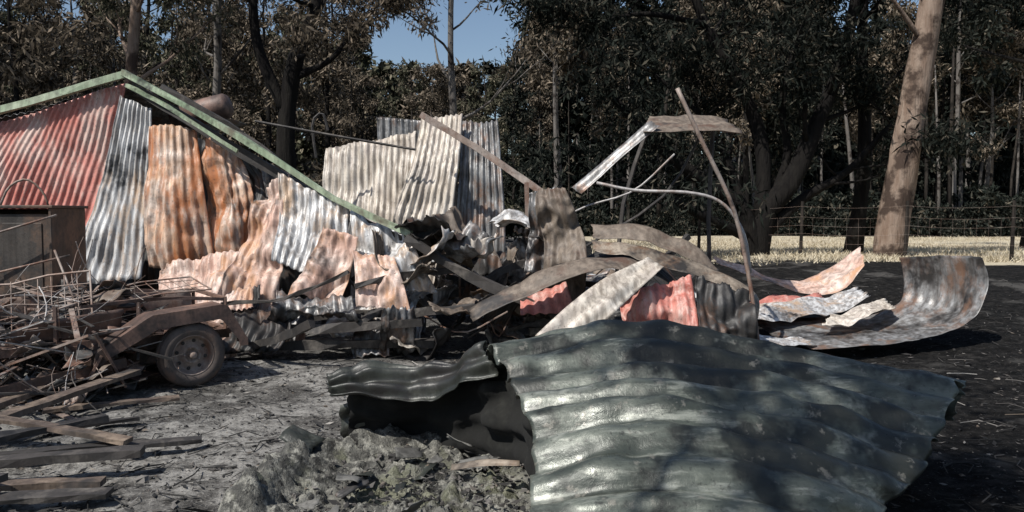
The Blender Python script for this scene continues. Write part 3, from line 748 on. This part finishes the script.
# ------------------------------------------------------------------ collapsed water tank
tank = empty('collapsed_water_tank', (.8, 4.2, 0))
cols = [
    [(-.30, 5.55, .25), (-.24, 5.0, .78), (-.10, 4.5, .69), (.04, 3.95, .60), (.02, 3.35, .42), (.05, 2.95, .20), (.05, 2.8, -.03)],
    [(.45, 5.75, .2), (.48, 5.15, .91), (.52, 4.5, .82), (.50, 3.9, .69), (.45, 3.3, .48), (.42, 2.9, .20), (.4, 2.75, -.03)],
    [(1.2, 5.75, .2), (1.18, 5.15, .87), (1.15, 4.45, .79), (1.02, 3.85, .65), (.90, 3.3, .46), (.85, 2.9, .20), (.8, 2.75, -.03)],
    [(2.0, 5.5, .2), (1.90, 4.95, .78), (1.78, 4.35, .70), (1.55, 3.8, .57), (1.30, 3.3, .38), (1.15, 2.95, .16), (1.1, 2.8, -.03)],
    [(2.92, 5.0, .35), (2.80, 4.70, .66), (2.42, 4.22, .55), (2.0, 3.8, .40), (1.58, 3.4, .26), (1.38, 3.05, .10), (1.3, 2.9, -.03)]]
sheet('ribbed_skin', cols, 15, .050, M['tank'], tank, crumple=.026, seed=60, nv=90, ragged=.05, per=12, cscale=1.1, crease=.05, thick=.008, ampvar=.45, sharp=.15)
sheet('torn_flap', [[(-1.26, 5.25, .50), (-1.24, 5.2, .56), (-1.2, 5.1, .48)],
                    [(-.80, 5.45, .42), (-.74, 5.3, .64), (-.62, 5.05, .48)],
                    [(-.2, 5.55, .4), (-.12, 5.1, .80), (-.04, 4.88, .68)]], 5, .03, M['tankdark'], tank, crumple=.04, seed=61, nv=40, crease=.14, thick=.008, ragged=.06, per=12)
sheet('cavity_shade_sheet', [[(-1.12, 5.35, .48), (-1.15, 5.42, .02)], [(-.62, 5.25, .48), (-.62, 5.38, .02)], [(-.2, 5.1, .60), (-.25, 5.2, .04)], [(.08, 4.7, .60), (.08, 4.7, .04)], [(.20, 4.1, .55), (.2, 4.0, .05)]], 3, .02, M['shadeblack'], tank, crumple=.05, seed=65, nv=44, crease=.2, ragged=.02, per=12)  # black sheet added under the flap, painted as the cavity's shade
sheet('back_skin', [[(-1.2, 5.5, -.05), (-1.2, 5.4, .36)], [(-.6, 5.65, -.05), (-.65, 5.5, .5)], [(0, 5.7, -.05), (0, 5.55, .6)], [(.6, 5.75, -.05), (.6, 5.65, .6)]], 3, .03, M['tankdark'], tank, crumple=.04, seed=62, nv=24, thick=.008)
sheet('rim_strip', [[(-.36, 4.6, .20), (-.36, 4.55, .18)], [(-.15, 4.5, .26), (-.15, 4.45, .235)], [(.05, 4.42, .27), (.05, 4.38, .25)]], 1, .002, M['tan'], tank, crumple=.01, seed=64)
V = []; F = []; nr = 110; na = 180
def sl_z(x, y, r, a):
    z = .06+.05*N(x*2, y*2, 4)+.07*max(0, N(x*5, y*5, 1))+.06*N(x*13, y*13, 7)+.11*abs(N(x*3.3, y*3.3, 8))+.035*N(x*28, y*28, 3)
    left = .5-.5*math.cos(a)      # ash banked up against the left side
    z += left*.15*math.exp(-((r-.84)/.12)**2)*(.8+.9*N(x*2.6, y*2.6, 11))
    return z
for i in range(nr+1):
    for j in range(na):
        a = 2*math.pi*j/na; r = i/nr
        rr_ = 1.40*(1+.06*N(math.cos(a)*2, math.sin(a)*2, 3)+.02*N(math.cos(a)*9, math.sin(a)*9, 3))
        x = -.22+r*rr_*math.cos(a); y = 4.30+r*rr_*math.sin(a)
        z = sl_z(x, y, r, a)
        V.append((x, y, z*(1 if r < .93 else max(-.1, 1-(r-.93)/.06))))
for i in range(nr):
    for j in range(na):
        j2 = (j+1) % na
        F.append((i*na+j, (i+1)*na+j, (i+1)*na+j2, i*na+j2))
make_obj('sludge', V, F, M['sludge'], tank, None, True, False)
for k in range(26):
    a = rs.uniform(1.2, 5.2); r = rs.uniform(.3, 1.3); x = -.25+r*math.cos(a); y = 4.35+r*math.sin(a)*.95
    w = rs.uniform(.05, .2); l = rs.uniform(.06, .28); z = .17
    b_ = rs.uniform(0, 3.1)
    ux = Vector((math.cos(b_), math.sin(b_), rs.uniform(-.4, .4)))*w; vx = Vector((-math.sin(b_), math.cos(b_), rs.uniform(-.4, .4)))*l
    c = Vector((x, y, z))
    sheet('tank_fragment', [[tuple(c), tuple(c+ux)], [tuple(c+vx), tuple(c+ux*.8+vx)]], 1, .006, M[rs.choice(['tankdark', 'crust', 'dark'])], tank, crumple=.03, seed=k+300, nv=8, ragged=.15, crease=.1)

# ------------------------------------------------------------------ trailer
trailer = empty('burnt_trailer', (-3.6, 8.2, 0))
nrm = Vector((.62, -.785, 0)); axd = Vector((.785, .62, 0))
wc = Vector((-3.13, 7.7, .31))
def TP(a, o, z): return tuple(Vector((wc.x, wc.y, 0))+axd*a+nrm*o+Vector((0, 0, z)))
def wheel(c, flip=1):
    mb = MB()
    ax = nrm*flip
    tp = [(.19, .08), (.205, .095), (.26, .10), (.295, .075), (.312, .05), (.303, .045), (.303, .02), (.313, .017), (.313, -.017), (.303, -.02), (.303, -.045), (.312, -.05), (.295, -.075), (.26, -.10), (.205, -.095), (.19, -.08)]
    mb.lathe(tp, c, ax, 40, 0)
    mb.lathe([(.195, .085), (.188, .09), (.178, .06), (.165, .02), (.15, .0), (.12, .01), (.085, .04), (.06, .045), (.06, .03), (.001, .03)], c, ax, 40, 1)
    mb.lathe([(.195, -.085), (.17, -.03), (.165, .0)], c, ax, 40, 1)
    mb.lathe([(.035, .03), (.035, .085), (.028, .095), (.001, .095)], c, ax, 16, 1)
    a = ax.cross(Vector((0, 0, 1))).normalized()
    for k in range(5):
        an = k*2*math.pi/5
        p = Vector(c)+(a*math.cos(an)+Vector((0, 0, 1))*math.sin(an))*.072
        mb.lathe([(.011, .03), (.011, .065), (.001, .066)], p, ax, 6, 1)
    for k in range(8):
        an = k*2*math.pi/8+.2
        p = Vector(c)+(a*math.cos(an)+Vector((0, 0, 1))*math.sin(an))*.135
        mb.lathe([(.018, .01), (.016, .013), (.001, .012)], p, ax, 10, 2)
    return mb
wheel(TP(0, .05, .31), 1).obj('wheel', [M['tyre'], M['rustpale'], M['char']], trailer, True)
wheel(TP(0, -1.45, .30), -1).obj('wheel', [M['tyre'], M['rust'], M['char']], trailer, True)
def mudguard(o0, o1):
    prof = [(-.86, .30), (-.84, .42), (-.40, .70), (-.36, .72), (.28, .78), (.33, .76), (.52, .42), (.52, .36)]
    mb = MB()
    for (a, z) in prof: mb.v.append(TP(a, o0, z))
    for (a, z) in prof: mb.v.append(TP(a, o1, z))
    n = len(prof)
    for i in range(n-1): mb.face((i, i+1, n+i+1, n+i), 0)
    sk = [(-.80, .30), (-.74, .36), (-.40, .54), (-.33, .59), (.25, .64), (.28, .62), (.43, .42), (.44, .36)]
    s0 = len(mb.v)
    for (a, z) in sk: mb.v.append(TP(a, o1+.004, z))
    for i in range(n-1): mb.face((n+i, n+i+1, s0+i+1, s0+i), 0)
    o = mb.obj('mudguard', [M['rust']], trailer)
    md = o.modifiers.new('t', 'SOLIDIFY'); md.thickness = .006
    bv = o.modifiers.new('b', 'BEVEL'); bv.width = .006; bv.segments = 2
mudguard(-.16, .15); mudguard(-1.28, -1.6)
mb = MB()
for o in (-.2, -1.25):
    mb.beam([TP(-1.9, o, .45), TP(.45, o, .45)], .05, .09, 0)
for a in (-1.9, -1.3, -.7, -.1, .45):
    mb.beam([TP(a, -.2, .47), TP(a, -1.25, .47)], .05, .06, 0)
mb.beam([TP(0, 0, .30), TP(0, -1.4, .30)], .05, .05, 0)
mb.beam([TP(-1.9, -.2, .45), TP(-3.1, -.72, .42)], .05, .08, 0)
mb.beam([TP(-1.9, -1.25, .45), TP(-3.1, -.74, .42)], .05, .08, 0)
mb.beam([TP(-.9, -.2, .80), TP(-.3, -.21, .84), TP(.42, -.2, .80)], .03, .03, 0, rag=.02)
mb.beam([TP(-1.85, -1.25, .82), TP(-.8, -1.22, .86), TP(.42, -1.25, .80)], .03, .03, 0, rag=.03)
for o in (-.2, -1.25):
    for a in (-1.1, -.4, .42):
        mb.beam([TP(a, o, .45), TP(a, o, .82)], .03, .03, 0)
mb.beam([TP(.42, -.2, .80), TP(.42, -1.25, .82)], .035, .035, 0)
mb.beam([TP(-.62, .17, .10), TP(-.86, .17, .62)], .12, .02, 0)
mb.beam([TP(-.92, .12, .16), TP(-.80, .14, .40)], .16, .02, 0)
mb.obj('chassis', [M['rust']], trailer)
mb = MB()
def mesh_frame(o, u, v, nu, nv_, r):
    o, u, v = Vector(o), Vector(u), Vector(v)
    for i in range(nu+1):
        p = o+u*i/nu; w_ = Vector((0, 0, .02*math.sin(i*1.7)))
        mb.tube([p, p+v*.5+w_, p+v], r*(2.2 if i in (0, nu) else 1), 5, 0)
    for j in range(nv_+1):
        p = o+v*j/nv_
        mb.tube([p, p+u*.25+Vector((.01, 0, .03*math.sin(j))), p+u*.6+Vector((0, 0, .03*math.sin(j*2+1))), p+u], r*(2.2 if j in (0, nv_) else 1), 5, 0)
mesh_frame(TP(-.9, -.35, .78), Vector(TP(.30, -.25, .90))-Vector(TP(-.9, -.35, .78)), Vector((-.35, .35, .10)), 11, 4, .004)
mesh_frame((-4.75, 7.15, .55), (.85, .25, .12), (-.12, .2, .45), 8, 4, .005)
mb.obj('wire_mesh_cage', [M['rustpale']], trailer)
sheet('tray_side', [[TP(-1.5, -.22, .40), TP(-1.5, -.22, .62)], [TP(-1.2, -.27, .5), TP(-1.2, -.25, .70)], [TP(-.5, -.22, .5), TP(-.5, -.2, .78)]], 1, .01, M['rust'], trailer, crumple=.05, seed=70, ragged=.06, crease=.06)
sheet('tray_floor', [[TP(-1.88, -.24, .52), TP(-1.88, -1.2, .52)], [TP(.42, -.24, .52), TP(.42, -1.2, .52)]], 1, .005, M['rust'], trailer, crumple=.03, seed=71)
sheet('tray_side', [[TP(-1.85, -1.22, .50), TP(-1.85, -1.22, .85)], [TP(.42, -1.22, .5), TP(.42, -1.22, .82)]], 1, .01, M['rustpale'], trailer, crumple=.03, seed=72)

rp = random.Random(9)
mb = MB()
for k in range(210):
    p = Vector((rp.uniform(-5.4, -3.6), rp.uniform(6.7, 8.2), rp.uniform(.05, 1.0)))
    fall = max(0, (p.x+3.9))*.8 + max(0, 7.3-p.y)*.8
    p.z = max(.05, p.z-fall)
    d = Vector((rp.uniform(-1, 1), rp.uniform(-1, 1), rp.uniform(-.4, .4))).normalized()
    pts = [p]; bend = Vector((rp.uniform(-.3, .3), rp.uniform(-.3, .3), rp.uniform(-.3, .25)))
    for q in range(8):
        d = (d+bend+Vector((rp.uniform(-.06, .06), rp.uniform(-.06, .06), rp.uniform(-.06, .06)))).normalized()
        np_ = pts[-1]+d*rp.uniform(.06, .12); np_.z = max(.03, np_.z)
        pts.append(np_)
    mb.tube(pts, rp.choice([.0025, .003, .004, .006]), 5, rp.choice([0, 0, 1, 1, 2]))
for k in range(70):
    p = Vector((rp.uniform(-5.2, -3.7), rp.uniform(6.6, 8.1), rp.uniform(.05, .9)))
    fall = max(0, (p.x+3.9))*.8 + max(0, 7.3-p.y)*.7
    p.z = max(.04, p.z-fall)
    d = Vector((rp.uniform(-1, 1), rp.uniform(-1, 1), rp.uniform(-.35, .35))).normalized()*rp.uniform(.3, 1.1)
    q = p+d; q.z = max(.03, q.z)
    mb.beam([p, q], rp.uniform(.02, .06), rp.uniform(.003, .02), rp.choice([0, 1, 2, 0]))
mb.obj('tangled_scrap_pile', [M['rustpale'], M['paint'], M['char']], None)
scrapp = empty('scrap_panel_heap', (-4.6, 7.6, 0))
for k in range(105):
    x = rp.uniform(-5.3, -3.6); y = rp.uniform(6.6, 8.1); z = rp.uniform(.06, .85)
    z = max(.06, z-max(0, 7.3-y)*.8-max(0, x+3.9)*.8)
    sz = rp.uniform(.6, 1.3)
    g = [[(x, y, z), (x+rp.uniform(.1, .35)*sz, y+rp.uniform(-.2, .2)*sz, z+rp.uniform(-.1, .2))], [(x+rp.uniform(-.1, .1), y+.2*sz, z+rp.uniform(-.1, .25)), (x+.3*sz, y+.3*sz, z+rp.uniform(-.1, .2))]]
    sheet('panel', g, 2, .01, M[rp.choice(['rust', 'rust', 'rustpale', 'grey', 'dark', 'dark', 'brown', 'pink' if k % 5 == 0 else 'dark'])], scrapp, crumple=.04, seed=k+200, nv=8, ragged=.12, crease=.14)

# metal cabinet
cab = empty('metal_cabinet', (-5.1, 8.3, 0))
mb = MB()
x0, x1, y0, y1, z0, z1 = -5.85, -4.66, 8.1, 8.75, .25, 1.72
t = .03
mb.beam([(x0, (y0+y1)/2, (z0+z1)/2), (x0+t, (y0+y1)/2, (z0+z1)/2)], y1-y0, z1-z0, 0)
mb.beam([(x1-t, (y0+y1)/2, (z0+z1)/2), (x1, (y0+y1)/2, (z0+z1)/2)], y1-y0, z1-z0, 0)
mb.beam([((x0+x1)/2, y1-t, (z0+z1)/2), ((x0+x1)/2, y1-.001, (z0+z1)/2)], x1-x0-2*t-.004, z1-z0-.004, 0)
mb.beam([((x0+x1)/2, y0-.02, z1+.015), ((x0+x1)/2, y1+.02, z1+.015)], x1-x0+.05, .03, 0)
mb.beam([((x0+x1)/2, y0+.01, z0+.02), ((x0+x1)/2, y1-t, z0+.02)], x1-x0-2*t-.004, .04, 0)
xm = (x0+x1)/2
for (a, b) in ((x0+t+.01, xm-.01), (xm+.01, x1-t-.01)):
    mb.beam([((a+b)/2, y0+.03, (z0+z1)/2), ((a+b)/2, y0+.055, (z0+z1)/2)], b-a, z1-z0-.12, 0)
    mb.beam([((a+b)/2, y0+.018, (z0+z1)/2+.1), ((a+b)/2, y0+.028, (z0+z1)/2+.1)], b-a-.14, z1-z0-.5, 0)
mb.tube([(xm-.06, y0+.0, 1.1), (xm-.06, y0-.02, 1.0), (xm-.06, y0+.0, .9)], .01, 6, 0)
for x in (x0+.06, x1-.06):
    for y in (y0+.06, y1-.06): mb.beam([(x, y, 0), (x, y, z0)], .04, .04, 0)
o = mb.obj('body', [metal('cabinet_steel', (.07, .06, .052), (.040, .036, .033), (.12, .075, .052), .42, .3, .6, .1, .6)], cab)
bv = o.modifiers.new('b', 'BEVEL'); bv.width = .005
mb = MB()
mb.tube(path([(-5.3, 8.3, 1.75), (-5.2, 8.3, 1.94), (-5.05, 8.35, 2.02), (-4.92, 8.4, 1.90), (-4.86, 8.4, 1.75)], 12), .012, 6, 0)
mb.tube([(-5.5, 7.9, 1.35), (-4.55, 8.0, 1.65)], .012, 6, 0)
mb.tube([(-5.4, 7.8, 1.0), (-4.4, 7.95, 1.25)], .012, 6, 0)
mb.tube([(-4.55, 7.95, 1.3), (-4.2, 7.7, .75)], .012, 6, 0)
mb.obj('handle_rails', [M['rustpale']], cab, True)

# ------------------------------------------------------------------ planks
def plank(p, q, w, h, m, nm='timber_plank'):
    mb = MB()
    md = (Vector(p)+Vector(q))/2+Vector((random.uniform(-.01, .01), 0, .006))
    mb.beam([p, tuple(md), q], w, h, 0, rag=.014)
    mb.obj(nm, [M[m]], None)
plank((-3.9, 5.25, .12), (-3.35, 7.05, .26), .12, .04, 'wood')
plank((-4.3, 5.9, .08), (-3.85, 7.5, .20), .12, .05, 'wood')
plank((-4.6, 6.4, .10), (-3.55, 7.3, .30), .05, .09, 'rust')
plank((-3.7, 5.05, .14), (-2.95, 5.75, .18), .12, .04, 'char')
plank((-3.4, 4.80, .12), (-2.35, 5.02, .15), .12, .05, 'char')
plank((-3.6, 4.55, .05), (-2.45, 4.72, .05), .10, .04, 'wood')
plank((-3.7, 5.6, .22), (-2.6, 5.35, .12), .10, .03, 'wood')
plank((-3.4, 5.15, .08), (-2.2, 5.6, .06), .09, .03, 'char')
plank((-3.8, 6.4, .07), (-2.9, 6.9, .06), .08, .03, 'wood')
plank((-3.9, 4.95, .05), (-2.9, 4.45, .16), .10, .04, 'char')
plank((-4.0, 5.5, .05), (-2.9, 6.15, .07), .09, .03, 'char')
plank((-3.3, 4.35, .05), (-2.3, 4.5, .06), .14, .03, 'char')

# ------------------------------------------------------------------ fence
fence = empty('wire_fence', (9, 18, .5))
line = [(15.5, 15.2), (13.2, 16.2), (10.75, 17.2), (9.0, 18.3), (7.0, 19.4), (4.8, 20.6)]
mb = MB()
for (x, y) in line:
    z = gh(x, y)
    mb.tube([(x, y, z-.1), (x+.02, y, z+.7), (x+.03, y, z+1.32)], [.045, .04, .035], 7, 0)
mb.obj('posts', [M['bark_dark']], fence)
mb = MB()
for (a, b) in zip(line[:-1], line[1:]):
    for h in (.15, .35, .55, .75, .95, 1.2):
        pts = []
        for i in range(7):
            t = i/6; x = a[0]+(b[0]-a[0])*t; y = a[1]+(b[1]-a[1])*t-.05
            pts.append((x, y, gh(x, y)+h-.05*math.sin(math.pi*t)+.01*N(x*3, h*9)))
        mb.tube(pts, .0018, 4, 0)
    for i in range(1, 9):
        t = i/9; x = a[0]+(b[0]-a[0])*t; y = a[1]+(b[1]-a[1])*t-.05
        mb.tube([(x, y, gh(x, y)+.1), (x, y, gh(x, y)+.9)], .0013, 4, 0)
mb.obj('wires', [M['rustpale']], fence)

# ------------------------------------------------------------------ litter on the ground
rl = random.Random(3)
V = []; F = []
def chip(x, y, z, s):
    b = len(V)
    a = rl.uniform(0, 6.28); k = rl.choice([3, 4, 5]); hh = s*rl.uniform(.2, .6)
    for j in range(k):
        an = a+2*math.pi*j/k; r = s*rl.uniform(.4, 1.2)
        V.append((x+r*math.cos(an), y+r*math.sin(an), z-.004))
    for j in range(k):
        an = a+2*math.pi*j/k+.2; r = s*rl.uniform(.2, .8)
        V.append((x+r*math.cos(an), y+r*math.sin(an), z+hh*rl.uniform(.3, 1.2)))
    for j in range(k):
        j2 = (j+1) % k
        F.append((b+j, b+j2, b+k+j2, b+k+j))
    F.append(tuple(b+k+j for j in range(k)))
def flake(x, y, z, s):
    b = len(V); a = rl.uniform(0, 6.28); c, sn = math.cos(a), math.sin(a); w = s*rl.uniform(.15, .4)
    for (u, v, h) in ((-s, 0, rl.uniform(0, .5)), (0, -w, rl.uniform(0, .4)), (s, 0, rl.uniform(0, .6)), (0, w, rl.uniform(0, .4))):
        V.append((x+u*c-v*sn, y+u*sn+v*c, z+.003+h*s))
    F.append((b, b+1, b+2, b+3))
for k in range(26000):
    y = 3.0+11*rl.random()**1.3; x = rl.uniform(-.72, .78)*y
    s = rl.choice([.005, .008, .011, .016, .024])*rl.uniform(.7, 1.3)
    z = gh(x, y)+near_z(x, y)
    if rl.random() < .012: s *= 2.5
    if (x+.22)**2+(y-4.30)**2 < 1.35**2: z = .10+.05*N(x*2, y*2, 4)+.11*abs(N(x*3.3, y*3.3, 8))
    right = x > 2.2
    if right and rl.random() < .35: continue
    if rl.random() < (.85 if right else .45): flake(x, y, z, s*(1.2 if right else 1.8))
    else: chip(x, y, z, s)
mbl = MB()
for k in range(1200):
    y = 3.0+12*rl.random()**1.2; x = rl.uniform(-.7, .8)*y
    z = gh(x, y)+near_z(x, y)+.015
    a = rl.uniform(0, 6.28); l = rl.uniform(.05, .35)
    mbl.tube([(x, y, z), (x+l*.5*math.cos(a), y+l*.5*math.sin(a), z+rl.uniform(0, .03)), (x+l*math.cos(a+.3), y+l*math.sin(a+.3), z)], rl.uniform(.002, .005), 4, 0)
b = len(V); V += mbl.v; F += [tuple(i+b for i in f) for f in mbl.f]
make_obj('ground_litter', V, F, M['litter'], None, None, False)

rg = np.random.default_rng(4)
def grass():
    n = 26000
    y = 17.0+30*rg.random(n)**1.5; x = rg.uniform(.10, .75, n)*y
    keep = (y+.35*(x-7)) > 17.3+rg.normal(0, .4, n)
    x = x[keep]; y = y[keep]; n = len(x)
    z = np.array([gh(a, b_) for a, b_ in zip(x, y)])
    an = rg.uniform(0, 6.28, n); h = rg.uniform(.04, .14, n); w = .02
    V = np.empty((n, 3, 3))
    V[:, 0] = np.stack([x-w*np.cos(an), y-w*np.sin(an), z-.03], 1)
    V[:, 1] = np.stack([x+w*np.cos(an), y+w*np.sin(an), z-.03], 1)
    V[:, 2] = np.stack([x+rg.normal(0, .09, n), y+rg.normal(0, .09, n), z+h], 1)
    m = litter_mat('dry_grass', [(0, (.32, .27, .18)), (.6, (.50, .43, .31)), (1, (.60, .54, .41))])
    make_obj('dry_grass', V.reshape(-1, 3), [(3*i, 3*i+1, 3*i+2) for i in range(n)], m, None, None, False)
grass()

# ------------------------------------------------------------------ light, sky, camera
el = math.radians(52); hx, hy = -.72, -.69
hl = math.hypot(hx, hy)
sdir = Vector((hx/hl*math.cos(el), hy/hl*math.cos(el), math.sin(el)))
sun = bpy.data.lights.new('sun', 'SUN'); sun.energy = 5.0; sun.angle = math.radians(.5); sun.color = (1, .965, .91)
so = bpy.data.objects.new('sun', sun); scene.collection.objects.link(so)
so.rotation_euler = (-sdir).to_track_quat('-Z', 'Y').to_euler(); so.location = (-8, -6, 14)
w = bpy.data.worlds.new('World'); scene.world = w; w.use_nodes = True
nt = w.node_tree; bg = nt.nodes.get('Background') or nt.nodes.new('ShaderNodeBackground')
sky = nt.nodes.new('ShaderNodeTexSky'); sky.sky_type = 'NISHITA'; sky.sun_disc = False
sky.sun_elevation = el; sky.sun_rotation = math.atan2(hx, hy) % (2*math.pi)
nt.links.new(sky.outputs[0], bg.inputs[0]); bg.inputs[1].default_value = .105
cam = bpy.data.cameras.new('camera'); cam.sensor_width = 36; cam.lens = 28.125; cam.clip_end = 2000
co = bpy.data.objects.new('camera', cam); scene.collection.objects.link(co)
co.location = (0, 0, 1.65); co.rotation_euler = (math.radians(90-2.93), 0, 0)
scene.camera = co
scene.view_settings.view_transform = 'Standard'; scene.view_settings.look = 'None'; scene.view_settings.exposure = 0
